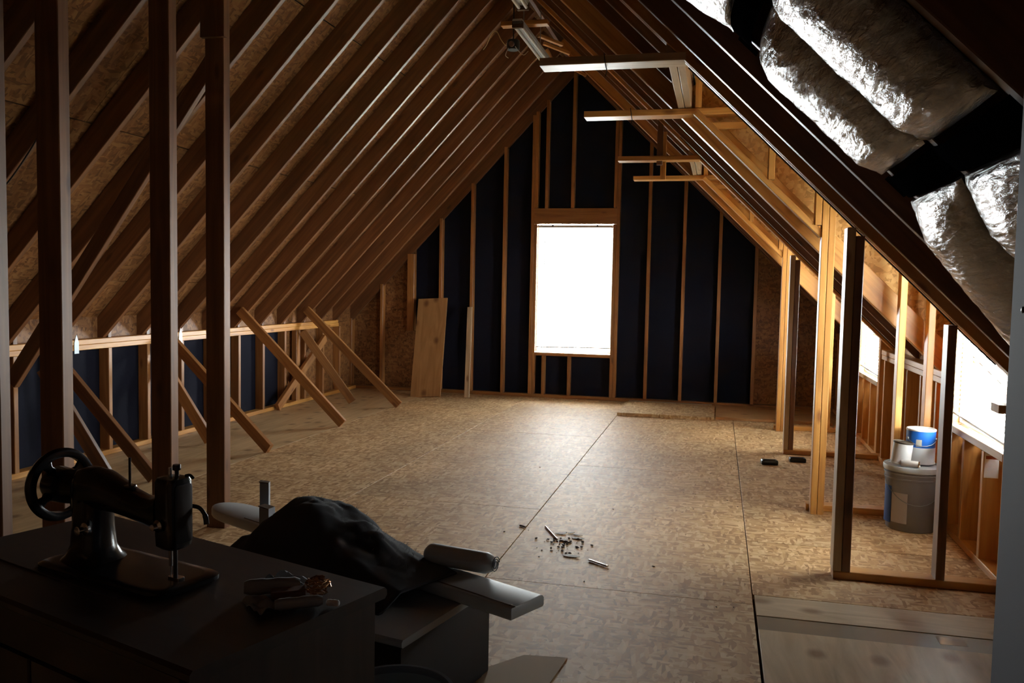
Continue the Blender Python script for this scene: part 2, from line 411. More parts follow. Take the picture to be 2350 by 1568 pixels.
# ------------------------------------------------------------------ dormers: cheeks, ceilings
for d0, d1, lab in ((yA, yB, 0), (yC, yD, 1)):
    for yy, near in ((d0-.0, True), (d1+.07, False)):
        wl = struct(empty('wall_cheek_%d' % (2*lab+(1 if near else 2)), (2.33, yy, 0)))
        y_osb = yy+.002 if near else yy+.092
        prism('cheek_panel', [(1.43, zr(1.43)-.0), (1.43, 2.84), (3.17, 2.84), (3.17, zr(3.17)-.0)], 'y', y_osb, y_osb+.012, OSBW, wl)
        prism('cheek_skin', [(1.42, zr(1.42)+.03), (1.42, 2.88), (3.2, 2.88), (3.2, zr(3.2)+.03)], 'y', y_osb-.014 if near else y_osb+.014, y_osb-.002 if near else y_osb+.03, LIGHTSEAL, wl)
        ys0, ys1 = (yy+.085, yy+.174) if near else (yy-.125, yy-.036)
        # bottom plate and studs
        if near: yp0, yp1 = yy-.005, yy+.085
        else: yp0, yp1 = yy-.075, yy+.015
        box('bottom_plate', (2.335, yp0, .0005), (XR, yp1, .0385), WOOD, wl)
        wood_ = WOODD if near else WOOD  # dark near studs, bright far ones: shade and light put into the tone
        if near:
            for xa in (2.333, 2.372): box('stud', (xa, yp0+.001, .039), (xa+.0375, yp1-.001+.02, zr(xa+.038)-.002), WOODG if xa < 2.35 else wood_, wl)  # paler room-side stud: light on that face put into the colour
            box('stud', (2.775, yp0+.001, .039), (2.813, yp1-.001, zr(2.813)-.002), wood_, wl)
        else:
            yq0, yq1 = yy-.164, yy-.080
            for xa in (2.352, 2.391): box('stud', (xa, yq0, .001), (xa+.0375, yq1, 2.82), wood_, wl)
            box('stud', (2.800, yq0, .039), (2.838, yq1, 2.82), wood_, wl)
            box('stud', (2.958, yq0, .039), (2.996, yq1, 2.82), wood_, wl)
            for xa in (2.035, 2.311): box('cripple_stud', (xa, yq0, zr(xa)+.040), (xa+.038, yq1, 2.82), wood_, wl)
    dc = struct(empty('ceiling_dormer', (2.4, (d0+d1)/2, 2.5)))
    box('ceiling_panel', (1.486, d0-.0, 2.83), (3.2, d1+.16, 2.842), OSBW, dc)
    box('ceiling_skin', (1.36, d0-.03, 2.88), (3.25, d1+.20, 2.895), LIGHTSEAL, dc)
    y = d0+.15
    while y < d1-.05:
        box('ceiling_joist', (1.49, y, 2.74), (3.12, y+.038, 2.828), WOOD, dc); y += .42

# ------------------------------------------------------------------ gable wall
wg = struct(empty('wall_back', (0, YG, 0)))
x0w, x1w, z0w, z1w = WIN[0]
def gtop(x): return zroof(x)+.27
def gpanel(xa, xb, za, m, name='sheathing', y0=YG+.09, zb=None, th=.014):
    g = .001
    if zb is None:
        pts = [(xa+g, za), (xb-g, za), (xb-g, gtop(xb))]
        if xa < RX < xb: pts.append((RX, gtop(RX)))
        pts.append((xa+g, gtop(xa)))
    else: pts = [(xa+g, za), (xb-g, za), (xb-g, zb), (xa+g, zb)]
    prism(name, pts, 'y', y0, y0+th, m, wg)
gpanel(-3.0, -1.93, -.02, OSBR); gpanel(2.20, 3.2, -.02, OSBR)
gpanel(-1.93, x0w, -.02, FELT); gpanel(x1w, 2.20, -.02, FELT)
gpanel(x0w, x1w, -.02, FELT, zb=z0w-.04); gpanel(x0w, x1w, z1w+.02, FELT)
gpanel(-3.1, x0w-.02, -.05, LIGHTSEAL, 'light_seal', YG+.108, None, .02); gpanel(x1w+.02, 3.25, -.05, LIGHTSEAL, 'light_seal', YG+.108, None, .02)
gpanel(x0w-.02, x1w+.02, -.05, LIGHTSEAL, 'light_seal', YG+.108, z0w-.045, .02); gpanel(x0w-.02, x1w+.02, z1w+.025, LIGHTSEAL, 'light_seal', YG+.108, None, .02)
box('bottom_plate', (-2.78, YG, .0005), (3.06, YG+.089, .0385), WOODM, wg)
def gstud(xa, z0=.039, z1=None, m=WOODM, w_=.038, nm='stud'):
    if z1 is None: z1 = min(zroof(xa), zroof(xa+w_))+.06
    box(nm, (xa, YG, z0), (xa+w_, YG+.089, z1), m, wg)
for xa in (.944, 1.350, 1.757, 2.163, 2.57): gstud(xa)
for xa in (-.7975, -1.204, -1.605, -2.38, -2.80): gstud(xa)
gstud(-2.02, .76, None, WOODM, .09)                       # cut short, hangs above the leaning board
for xa in (x0w-.077, x1w+.039): gstud(xa)                # king studs
for xa in (x0w-.038, x1w): gstud(xa, .039, z1w+.005, nm='jack_stud')
box('header', (x0w-.038, YG-.002, z1w+.010), (x1w+.038, YG+.085, z1w+.195), WOODM, wg)
for xa in (x0w-.038, x1w): gstud(xa, z1w+.2, None, nm='cripple_stud')
box('rough_sill', (x0w, YG, z0w-.045), (x1w, YG+.089, z0w-.007), WOODM, wg)
for xa in (-.285, .03): gstud(xa, .039, z0w-.046, nm='cripple_stud'); gstud(xa, z1w+.197, None, nm='cripple_stud')

# ------------------------------------------------------------------ left eaves wall
wlft = struct(empty('wall_left', (XL, 5, 0)))
box('bottom_plate', (XL-.089, YB0, .0005), (XL, YG, .0385), WOOD, wlft)
box('top_plate', (XL-.089, YB0, .815), (XL, 9.62, .853), WOOD, wlft)
box('top_plate', (XL-.089, YB0, .8535), (XL+.002, 9.60, .8915), WOOD, wlft)
for k, y in enumerate(LY+[LY[-1]+.4525]):
    ys = y+.012
    if ys < YB0 or ys > YG-.1: continue
    box('stud', (XL-.089, ys-.019, .039), (XL-.001, ys+.019, .8145), WOODM, wlft)
    box('stub_post', (XL-.085, ys+.012, .892), (XL-.03, ys+.05, zl(XL-.03)+DL-.03), WOODD, wlft)
box('stud', (XL-.06, 8.55, .039), (XL-.002, 8.64, .8145), WOODM, wlft)
for y0 in (YB0, 1.14, 3.58, 6.02):
    box('sheathing', (XL-.103, y0+.001, -.02), (XL-.09, y0+2.438, .86), FELT, wlft)
box('sheathing', (XL-.103, 8.462, -.02), (XL-.09, YG+.1, .86), OSBR, wlft)
box('blocking', (XL-.102, YB0, .862), (XL-.09, YG+.1, 1.16), OSBR, wlft)
box('light_seal', (XL-.13, YB0, -.05), (XL-.106, YG+.12, 1.2), LIGHTSEAL, wlft)
for y, z in ((5.235, .83), (6.46, .83)):                  # galvanised framing anchors on the plate
    prism('framing_anchor', [(y-.022, z-.035), (y+.022, z-.035), (y+.022, z+.045), (y, z+.10), (y-.022, z+.045)], 'x', XL+.003, XL+.006, STEEL, wlft)

# ------------------------------------------------------------------ right eaves wall and dormer fronts
wr = struct(empty('wall_right', (XR, 5, 0)))
box('bottom_plate', (XR, 1.5, .0005), (XR+.089, YG, .0385), WOOD, wr)
secs = [(YB0, yA+.02), (yB-.03, yC+.02), (yD-.03, YG)]
for a, b in secs:
    box('top_plate', (XR, a, .812), (XR+.089, b, .850), WOOD, wr); box('top_plate', (XR-.002, a, .8505), (XR+.089, b, .8885), WOOD, wr)
    box('sheathing', (XR+.09, a, -.02), (XR+.104, b, zr(XR)+DR), OSBW, wr)
    y = a+.12
    while y < b-.04: box('stud', (XR, y, .039), (XR+.088, y+.038, .811), WOOD, wr); y += .41
box('top_plate', (XR-.06, yA+.01, .812), (XR+.085, yA+.12, .85), WOODG, wr)
for (d0, d1), (a, b, c, d) in zip(((yA, yB), (yC, yD)), DWIN):
    for p, q, r, s in ((d0+.02, a, -.02, 2.88), (b, d1+.18, -.02, 2.88), (a, b, -.02, c-.04), (a, b, d+.02, 2.88)):
        box('sheathing', (XR+.09, p, r), (XR+.104, q, s), OSBW, wr)
    for y0 in (a-.04, b+.002, a-.079):
        box('stud', (XR, y0, .039), (XR+.088, y0+.038, 2.82), WOOD, wr)
    box('rough_sill', (XR-.002, a, c-.045), (XR+.088, b, c-.007), WOODG, wr)
    box('header', (XR, a, d+.01), (XR+.088, b, d+.16), WOOD, wr)
    for y0 in (a+.28, a+.62): box('cripple_stud', (XR, y0, .039), (XR+.088, y0+.038, c-.046), WOOD, wr)
box('light_seal', (XR+.106, YB0, -.05), (XR+.112, YG+.12, .36), LIGHTSEAL, wr)
for a, b in ((YB0, yA), (yB+.2, yC), (yD+.2, YG+.12)):
    box('light_seal', (XR+.106, a, .361), (XR+.112, b, .98), LIGHTSEAL, wr)

# drywall partition beside the camera, and the wall behind it
wp = struct(empty('wall_near', (2.2, 1.48, 0)))
box('drywall', (2.215, YB0, .004), (2.315, 1.48, zr(2.32)-.004), PAINT, wp, .004)
for z in (.60, 1.315):
    link('screw_head', lathe([(0, .0022), (.003, .002), (.005, .0008), (.0052, 0)], 14), BLACK, wp, Matrix.Translation((2.215, 1.43, z)) @ Matrix.Rotation(R_(-90), 4, 'Y'))
wb = struct(empty('wall_front', (0, YB0, 0)))
prism('sheathing', [(-3.1, -.05), (3.25, -.05), (3.25, zr(3.25)+.3), (RX, RZ+.3), (-3.1, zl(-3.1)+.3)], 'y', YB0-.04, YB0-.02, OSBR, wb)

# ------------------------------------------------------------------ windows
def window(n_, M, wd, ht):
    """local: x across, z up, y outwards; origin at the middle of the sill"""
    o = struct(empty('window_%d' % n_)); o.matrix_basis = M
    def b_(nm, lo, hi, m, par=o):
        q = box(nm, lo, hi, m); q.parent = par; q.matrix_basis = (Matrix.Identity(4) if par is o else par.matrix_basis.inverted()) @ q.matrix_basis; return q
    h = wd/2
    t = .014
    b_('frame', (-h, .05, 0), (-h+t, .10, ht), WHITE); b_('frame', (h-t, .05, 0), (h, .10, ht), WHITE)
    b_('frame', (-h+t, .05, 0), (h-t, .10, t), WHITE); b_('frame', (-h+t, .05, ht-t), (h-t, .10, ht), WHITE)
    b_('sash', (-h+t, .062, t), (-h+2*t, .088, ht-t), WHITE); b_('sash', (h-2*t, .062, t), (h-t, .088, ht-t), WHITE)
    b_('sash', (-h+2*t, .062, t), (h-2*t, .088, 2*t), WHITE); b_('sash', (-h+2*t, .062, ht-2*t), (h-2*t, .088, ht-t), WHITE)
    b_('pane', (-h+2*t, .073, 2*t), (h-2*t, .077, ht-2*t), GLASS)
    return o
def blind(M, wd, ht, label, drop, tilt, skew=0.0):
    o = empty('window_blind'); o.matrix_basis = M
    tag(o, label, 'blind', 'venetian blinds in the attic windows')
    h = wd/2-.008
    def b_(nm, lo, hi, m, rot=None):
        q = box(nm, lo, hi, m); mm = q.matrix_basis
        if rot is not None:
            c = mm.translation.copy(); mm = Matrix.Translation(c) @ rot @ Matrix.Translation(-c) @ mm
        q.parent = o; q.matrix_basis = mm; return q
    b_('headrail', (-h, -.035, ht-.035), (h, -.005, ht-.008), WHITE)
    rx = Matrix.Rotation(tilt, 4, 'X')
    me = None
    n_ = int((drop-.05)/.026)
    for i in range(n_):
        z = ht-.05-i*.026
        rz = Matrix.Rotation(skew*i/n_, 4, 'Y')
        b_('slat', (-h+.004, -.032, z-.0004), (h-.004, -.008, z+.0004), SLAT, rz @ rx)
    b_('bottom_rail', (-h, -.032, ht-drop-.012), (h, -.010, ht-drop+.002), WHITE, Matrix.Rotation(skew, 4, 'Y'))
    for x in (-h*.68, h*.68):
        q = link('ladder_cord', tube([(x, -.034, ht-.03), (x, -.034, ht-drop)], .0008, 5), WHITE); q.parent = o
    q = link('tilt_wand', tube([(-h*.8, -.042, ht-.04), (-h*.8, -.042, ht-.62)], .003, 6), WHITE); q.parent = o
    for x in (-h*.6, h*.6): b_('bracket', (x-.01, -.037, ht-.02), (x+.01, -.003, ht), BLACK)
    return o
Mg = Matrix.Translation(((x0w+x1w)/2, YG+.0, z0w))
window(1, Mg, x1w-x0w, z1w-z0w)
blind(Mg @ Matrix.Translation((0, .045, 0)), x1w-x0w, z1w-z0w, 'white slatted blind hanging in the tall gable window', z1w-z0w-.07, R_(-32), -.012)
for k, (a, b, c, d) in enumerate(DWIN):
    Md = Matrix.Translation((XR, (a+b)/2, c)) @ Matrix.Rotation(R_(-90), 4, 'Z')
    window(2+k, Md, b-a, d-c)
    blind(Md @ Matrix.Translation((0, .045, 0)), b-a, d-c, ('white slatted blind in the near dormer window, past the paint bucket', 'white slatted blind in the far dormer window, glimpsed between the posts')[k], d-c-.05, R_(-52), (.03, .02)[k])

# ================================================================== LOOSE TIMBER
XP0, XP1 = -.890, -.780                                     # row of posts left of the middle
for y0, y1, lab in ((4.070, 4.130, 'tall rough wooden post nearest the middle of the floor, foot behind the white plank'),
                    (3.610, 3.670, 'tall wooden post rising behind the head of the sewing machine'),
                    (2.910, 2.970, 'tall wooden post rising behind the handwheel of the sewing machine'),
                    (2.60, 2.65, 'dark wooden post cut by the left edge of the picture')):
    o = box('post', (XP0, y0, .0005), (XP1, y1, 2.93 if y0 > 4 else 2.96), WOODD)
    tag(o, lab, 'post', 'posts standing in a row')
o = box('gusset_block', (-.90, 4.04, 2.60), (-.76, 4.072, 2.80), WOODD)
tag(o, 'dark wooden block nailed at the top of the post nearest the middle', 'block')
o = beam('long_brace', (-.88, 4.155, 2.53), (-2.22, 4.155, .72), .038, .089, WOODD)
tag(o, 'long sloping brace running down left from the top of a post, below the rafters', 'brace')

def brace(p0, p1, lab, m=WOODM):
    o = beam('diagonal_brace', p0, p1, .038, .089, m)
    return tag(o, lab, 'brace', 'diagonal braces along the low wall')
brace((-2.665, 7.348, 1.06), (-1.595, 7.342, .028), 'long diagonal brace, its foot landing farthest out on the open floor')
brace((-2.665, 8.705, 1.04), (-1.560, 8.70, .028), 'long diagonal brace nearest the gable wall, in the far left corner')
brace((-2.66, 8.61, .80), (-2.135, 8.77, .028), 'short diagonal brace between two long ones in the far left corner')
brace((-2.66, 6.26, .86), (-1.605, 6.015, .028), 'diagonal brace with its foot just right of the middle post')
brace((-2.66, 6.16, .66), (-2.235, 6.18, .028), 'short diagonal brace between the two middle posts')
brace((-2.66, 4.98, .80), (-1.810, 4.885, .028), 'long diagonal brace behind the sewing machine arm', WOODD)
brace((-2.64, 4.86, .72), (-2.215, 4.925, .028), 'short diagonal brace directly behind the handwheel', WOODD)
o = beam('wind_brace', (-2.655, 8.05, .03), (-2.655, 9.15, .70), .038, .089, WOODM, None, (0, 0, 1))
tag(o, 'brace slanting the other way against the low wall in the far left corner', 'brace')

# plywood board and a strip leaning on the gable
o = beam('leaning_board', (-1.585, 9.64, .001), (-1.665, 10.115, 1.165), .375, .018, PLYB, None, (0, -1, .4), .009, .0015)
tag(o, 'plywood board leaning against the dark gable wall', 'board')
o = beam('leaning_strip', (-1.10, 9.74, .004), (-1.185, 10.11, 1.07), .062, .02, WOODG, None, (0, -1, .35), .01)
tag(o, 'narrow grey wooden strip leaning against a gable stud', 'strip')
# sheets lying by the gable
o = box('plywood_sheet', (.775, 8.98, .0005), (1.772, 9.92, .034), OSBF, None, .0015)
tag(o, 'flat sheet on the floor below the gable studs, left of the pair', 'sheet', 'sheets lying by the gable wall')
o = box('plywood_sheet', (1.785, 9.07, .0005), (2.93, 10.05, .028), PLYB, None, .0015)
tag(o, 'flat sheet on the floor reaching behind the far dormer posts', 'sheet', 'sheets lying by the gable wall')
o = box('lumber_strip', (.80, 9.93, .0005), (1.74, 10.02, .036), WOODG)
tag(o, 'thin timber lying along the foot of the gable wall', 'timber')
o = prism('cardboard_sheet', [(1.03, 2.83), (1.13, 2.96), (1.285, 2.98), (1.245, 2.62), (1.02, 2.55)], 'z', .0005, .004, plain('dusty_cardboard', (.36, .25, .15), .8))
tag(o, 'dusty cardboard lying on the floor beside the dark chest', 'cardboard')

# ================================================================== INSULATION
def batt(xa, xb, ya, yb, sag, lab, skew=0.0, seed=0.0, sk0=0.0):
    nu, nv = 46, 40
    P0 = Vector((0, 0, 0)); v = []; base = Vector(((xa+xb)/2, (ya+yb)/2, zr((xa+xb)/2)))
    for i in range(nu+1):
        u = i/nu; x = xa+(xb-xa)*u
        for j in range(nv+1):
            t = j/nv; y = ya+(yb-ya)*t + u*(sk0+skew*t)
            e = (4*t*(1-t))**.8
            en = min(1, (u*7)**.6, ((1-u)*7)**.6)
            h = sag*e*(.35+.65*en)
            q = noise.noise(Vector((x*5+seed, y*11+3*x, 1.3)))*.004 + noise.noise(Vector((x*38+6*y, y*7, seed)))*.005 + noise.noise(Vector((x*95+seed+22*y, y*15, 7)))*.0022
            edge = .25+.75*e
            h += q*edge + (.012*abs(math.sin(x*70+seed+2*noise.noise(Vector((x*9, seed, 0)))))*(1-min(1, t*7, (1-t)*7)))
            p = Vector((x, y, zr(x)))+Vector((0, 0, -.004)) - nR*max(h, .001)
            v.append(tuple(p-base))
    n1 = len(v); f = []
    for i in range(nu):
        for j in range(nv):
            a = i*(nv+1)+j; f.append((a, a+1, a+nv+2, a+nv+1))
    for i in range(nu+1):                                   # back of the batt, up between the rafters
        u = i/nu; x = xa+(xb-xa)*u
        for j in (0, nv):
            t = j/nv; y = ya+(yb-ya)*t+u*(sk0+skew*t)
            v.append(tuple(Vector((x, y, zr(x))) - base + nR*.0006))
    for i in range(nu):
        a, b = n1+2*i, n1+2*i+2
        f.append((a, b, b+1, a+1))
        f.append((i*(nv+1), (i+1)*(nv+1), b, a)); f.append(((i+1)*(nv+1)+nv, i*(nv+1)+nv, a+1, b+1))
    f.append((n1, n1+1) + tuple(range(nv, -1, -1)))
    f.append((n1+2*nu+1, n1+2*nu) + tuple(range(nu*(nv+1), nu*(nv+1)+nv+1)))
    me = bpy.data.meshes.new('batt'); me.from_pydata(v, [], f); smooth(me, 60)
    o = link('insulation_batt', me, FOIL, None, Matrix.Translation(base))
    return tag(o, lab, 'insulation', 'foil insulation on the right slope')
batt(1.20, 1.80, 2.385, 2.97, .085, 'silver foil insulation above the upper black strap, next to the bare rafters', 0, 1)
batt(1.20, 1.80, 1.825, 2.375, .085, 'silver foil insulation above the upper black strap, on the camera side', 0, 4)
batt(1.89, 2.275, 2.385, 2.99, .085, 'silver foil insulation between the two black seams, next to the bare rafters', 0, 9)
batt(1.89, 2.275, 1.825, 2.375, .085, 'silver foil insulation between the two black seams, on the camera side', 0, 13)
batt(2.365, 2.98, 2.40, 2.99, .105, 'silver foil insulation sagging below the lower black strap, beside the bare rafters', .22, 17, .305)
batt(2.365, 2.98, 1.825, 2.385, .105, 'silver foil insulation below the lower black strap, cut off by the grey wall', .30, 23)
SEAM = plain('black_seam', (.003, .003, .004), .9, 0, 0)  # black strip laid over the gap between foil pieces
def seam(x, lab):
    a, b = x-.03, x+.03
    secs = []
    for k in range(41):
        y = 1.80+(3.0-1.80)*k/40
        t = ((y-1.80)/.587) % 1.0
        h = .008+.045*math.sin(math.pi*t)
        ring = []
        for x_, n_ in ((a, h), (b, h), (b, h-.004), (a, h-.004)):
            ring.append(Vector((x_, y, zr(x_)))-nR*n_)
        secs.append(ring)
    c = Vector((x, 2.4, zr(x)))
    me = loft([[p-c for p in r] for r in secs], 'seam')
    o = link('seam', me, SEAM, None, Matrix.Translation(c))
    return tag(o, lab, 'seam', 'black seams across the foil')
seam(1.845, 'black strap across the foil insulation, upper one')
seam(2.32, 'black strap across the foil insulation, lower one')

# ================================================================== LIGHTS THAT ARE OFF, WIRING
def fixture(y0, y1, x, z, lab):
    o = empty('strip_light', (x, (y0+y1)/2, z)); tag(o, lab, 'light', 'strip lights under the ridge')
    L = y1-y0
    b1 = beam_mesh(L, .085, .04, DUST, .006)
    def add(nm, me, m, M): 
        q = link(nm, me, m); q.parent = o; q.matrix_basis = M; return q
    RM = Matrix.Rotation(R_(90), 4, 'Z')
    add('housing', b1, DUST, Matrix.Translation((0, 0, .0)) @ RM)
    for sx in (-.028, .028):
        t = add('tube', tube([(sx, -L/2+.03, -.035), (sx, L/2-.03, -.035)], .0125, 12), WHITE, Matrix.Identity(4))
    for sy in (-1, 1):
        add('end_cap', beam_mesh(.03, .09, .055, PLYE, .004), PLYE, Matrix.Translation((0, sy*(L/2-.015), -.024)) @ RM)
    for sy in (-.3, .3): add('hanger_rod', tube([(0, sy*L, .02), (0, sy*L, min(zl(x), zr(x))-z+.01)], .004, 6), STEEL, Matrix.Identity(4))
    return o
fixture(6.95, 8.10, .10, 3.50, 'white strip light under the ridge, the whole length in view')
fixture(5.15, 6.30, .30, 3.42, 'white strip light at the top edge of the picture, only its end in view')
jb = empty('junction_box', (.02, 7.15, 3.36)); tag(jb, 'black round electrical box with dangling wires beside the strip light', 'electrical box')
q = link('box_body', lathe([(0, .045), (.05, .045), (.055, .035), (.055, -.03), (.05, -.035), (0, -.035)], 20), BLACK); q.parent = jb
q = link('socket', lathe([(0, .0), (.022, 0), (.024, -.02), (.014, -.03), (0, -.03)], 16), plain('brown_bakelite', (.12, .06, .04), .4)); q.parent = jb; q.matrix_basis = Matrix.Translation((0, -.05, 0)) @ Matrix.Rotation(R_(-90), 4, 'X')
q = link('wire', tube(spline([(.03, -.05, -.02), (.06, -.06, -.06), (.10, -.04, -.09), (.13, 0, -.05)]), .003, 6), WHITE); q.parent = jb
q = link('wire', tube(spline([(-.03, -.05, -.03), (-.05, -.06, -.09), (-.03, -.04, -.11)]), .003, 6), WHITE); q.parent = jb
q = link('stem', tube([(0, 0, .04), (0, 0, .46)], .006, 6), BLACK); q.parent = jb
o = link('yellow_wire', tube(spline([(-.30, 7.36, 3.40), (-.25, 7.30, 3.43), (-.20, 7.25, 3.50), (-.14, 7.2, 3.50), (-.09, 7.16, 3.42), (-.05, 7.13, 3.37), (-.035, 7.13, 3.36)]), .004, 6), YCABLE)
tag(o, 'pale yellow cable looping from a left rafter to the round electrical box', 'cable')
# cable stapled under the trimmer beside the near dormer
pts = []
for k in range(22):
    x = 1.60+.066*k; pts.append(Vector((x, yA+.03+.006*math.sin(k*1.1), zr(x)))-nR*.006)
o = link('black_cable', tube(pts, .0035, 6), CABLE); tag(o, 'thin black cable stapled under the doubled rafter of the near dormer', 'cable')
o = link('hanging_cable', tube(spline([(-1.36, 3.60, 2.27), (-1.50, 3.61, 2.05), (-1.66, 3.62, 1.86), (-1.84, 3.64, 1.70), (-1.86, 3.64, 1.66), (-1.87, 3.62, 1.74), (-1.83, 3.6, 1.86)]), .004, 6), CABLE)
tag(o, 'thin black cable drooping below the rafters at the far left', 'cable')
for i, (y, lab) in enumerate(((yA+.05, 'thin wire hanging over the nearest collar tie'), (yB+.03, 'thin wire hanging over the second collar tie'))):
    x = 1.20
    o = link('tie_wire', tube(spline([(x, y-.072, 2.458), (x+.006, y-.078, 2.42), (x+.004, y-.02, 2.406), (x+.0, y+.04, 2.405), (x-.008, y+.06, 2.38)], 5), .0025, 6), CABLE)
    tag(o, lab, 'wire', 'wires on the collar ties')

# ================================================================== BY THE NEAR DORMER
def put(nm, me, m, par, M=None):
    q = link(nm, me, m); q.parent = par
    if M is not None: q.matrix_basis = M
    return q
PAIL = plain('dusty_pail_plastic', (.20, .195, .20), .5)
pail = empty('bucket', (2.885, 5.245, 0)); tag(pail, 'dusty white plastic bucket with paint cans stacked on its lid', 'bucket')
put('body', lathe([(0, .001), (.128, .001), (.132, .006), (.146, .29), (.150, .292), (.150, .300), (.146, .302), (.147, .318), (.152, .320), (.152, .328), (.147, .33), (.148, .345), (0, .345)], 48), PAIL, pail)
put('lid', lathe([(0, .362), (.14, .362), (.142, .368), (.156, .368), (.158, .362), (.158, .345), (.155, .338), (.150, .3385)], 48), plain('grey_lid', (.50, .54, .56), .45), pail)
lb = empty('label_wrap')
bpy.data.objects.remove(lb)
def arc_band(r, z0, z1, a0, a1, n_=14):
    v, f = [], []
    for k in range(n_+1):
        a = R_(a0+(a1-a0)*k/n_)
        for rr, z in ((r, z0), (r, z1), (r-.001, z1), (r-.001, z0)): v.append((rr*math.cos(a), rr*math.sin(a), z))
    for k in range(n_):
        for q in range(4): f.append((4*k+q, 4*k+(q+1) % 4, 4*k+4+(q+1) % 4, 4*k+4+q))
    f += [(3, 2, 1, 0), (4*n_, 4*n_+1, 4*n_+2, 4*n_+3)]
    me = bpy.data.meshes.new('band'); me.from_pydata(v, [], f); return smooth(me, 40)
put('blue_label', arc_band(.147, .04, .25, 185, 212), plain('blue_label', (.03, .09, .32), .5), pail)
put('pale_label', arc_band(.1472, .05, .22, 214, 250), plain('pale_label', (.42, .38, .36), .6), pail)
put('wire_handle', tube([Vector((.15*math.cos(R_(a)), .152*math.sin(R_(a)), .30-.14*math.sin(R_(a+180))) ) for a in range(180, 361, 12)], .002, 6), STEEL, pail)

can = empty('paint_can', (2.928, 5.29, .3686)); tag(can, 'large paint can with blue upper label, standing on the bucket lid', 'can')
put('body', lathe([(0, .001), (.075, .001), (.080, .004), (.080, .008), (.078, .010), (.078, .098)], 40), plain('white_can_label', (.62, .63, .64), .4), can)
put('blue_band', lathe([(.078, .098), (.0782, .099), (.0782, .188), (.078, .19)], 40), plain('blue_can_label', (.015, .11, .42), .35), can)
put('rim', lathe([(.078, .19), (.080, .192), (.080, .199), (.076, .202), (.070, .200), (.068, .196), (0, .196)], 40), plain('dried_white_paint', (.8, .8, .76), .5), can)
put('wire_bail', tube([Vector((.0815*math.cos(R_(a)), .0815*math.sin(R_(a)), .145-.035*math.sin(R_((a-200)/140*180)))) for a in range(200, 341, 10)], .0016, 6), STEEL, can)
for a in (200, 340):
    put('bail_ear', lathe([(0, .006), (.008, .006), (.010, 0)], 12), STEEL, can, Matrix.Translation((.078*math.cos(R_(a)), .078*math.sin(R_(a)), .145)) @ Matrix.Rotation(R_(a), 4, 'Z') @ Matrix.Rotation(R_(90), 4, 'Y'))
put('logo_badge', arc_band(.0786, .105, .145, 240, 262), plain('pale_badge', (.45, .42, .35), .5), can)
can2 = empty('paint_can', (2.805, 5.205, .3686), .3); can2.matrix_basis = Matrix.Translation((2.803, 5.19, .3692)) @ Matrix.Rotation(R_(6), 4, 'Y')
tag(can2, 'small dusty paint can with dark lid, left on the bucket', 'can')
put('body', lathe([(0, .008), (.050, .008), (.054, .010), (.054, .016), (.052, .018), (.052, .125)], 36), plain('dusty_label', (.44, .43, .42), .55), can2)
put('lid', lathe([(.052, .125), (.054, .127), (.054, .134), (.050, .136), (.046, .131), (0, .131)], 36), plain('tarnished_lid', (.07, .055, .04), .45, .6), can2)
rol = empty('spool'); rol.matrix_basis = Matrix.Translation((2.842, 5.125, .3890)) @ Matrix.Rotation(R_(-18), 4, 'Z') @ Matrix.Rotation(R_(90), 4, 'Y')
tag(rol, 'small silver canister lying on its side on the bucket lid', 'canister')
put('body', lathe([(0, -.045), (.018, -.045), (.020, -.042), (.020, .040), (.018, .043)], 28), plain('silver_paper', (.5, .48, .45), .4, .4), rol)
put('end_cap', lathe([(.018, .043), (.0203, .044), (.0203, .050), (.016, .051), (.015, .048), (0, .048)], 28), CHROME, rol)
# black blocks on the floor
def blockthing(loc, rz, L, W, Hh, lab):
    o = empty('black_block', loc, rz); tag(o, lab, 'block', 'black blocks on the floor')
    put('body', loft([[Vector((x, y, z)) for x, y in rrect(0, 0, L/2-i, W/2-i, .008)] for z, i in ((.0008, .004), (.006, 0), (Hh-.008, 0), (Hh, .006))]), BLACK, o)
    put('ridge', loft([[Vector((x, y, z)) for x, y in rrect(0, 0, L/2-.018, W/2-.02, .004)] for z in (Hh-.001, Hh+.003)]), BLACK, o)
    return o
blockthing((2.197, 6.85, 0), .12, .125, .07, .038, 'small black plastic block on the floor, out in the open')
blockthing((2.42, 7.03, 0), .05, .125, .075, .034, 'small black plastic block on the floor, touching the double post')
nt = empty('paper_notice', (3.097, DWIN[0][0]+.2790, .51)); tag(nt, 'small paper notice with a brown heading on a short stud under the near window', 'notice')
put('sheet', beam_mesh(.064, .13, .0015, PAPER, .0002), PAPER, nt, Matrix.Rotation(R_(90), 4, 'X'))
put('heading_bar', beam_mesh(.054, .016, .002, plain('brown_ink', (.28, .07, .02), .7), .0002), None, nt, Matrix.Translation((0, -.0006, .036)) @ Matrix.Rotation(R_(90), 4, 'X'))

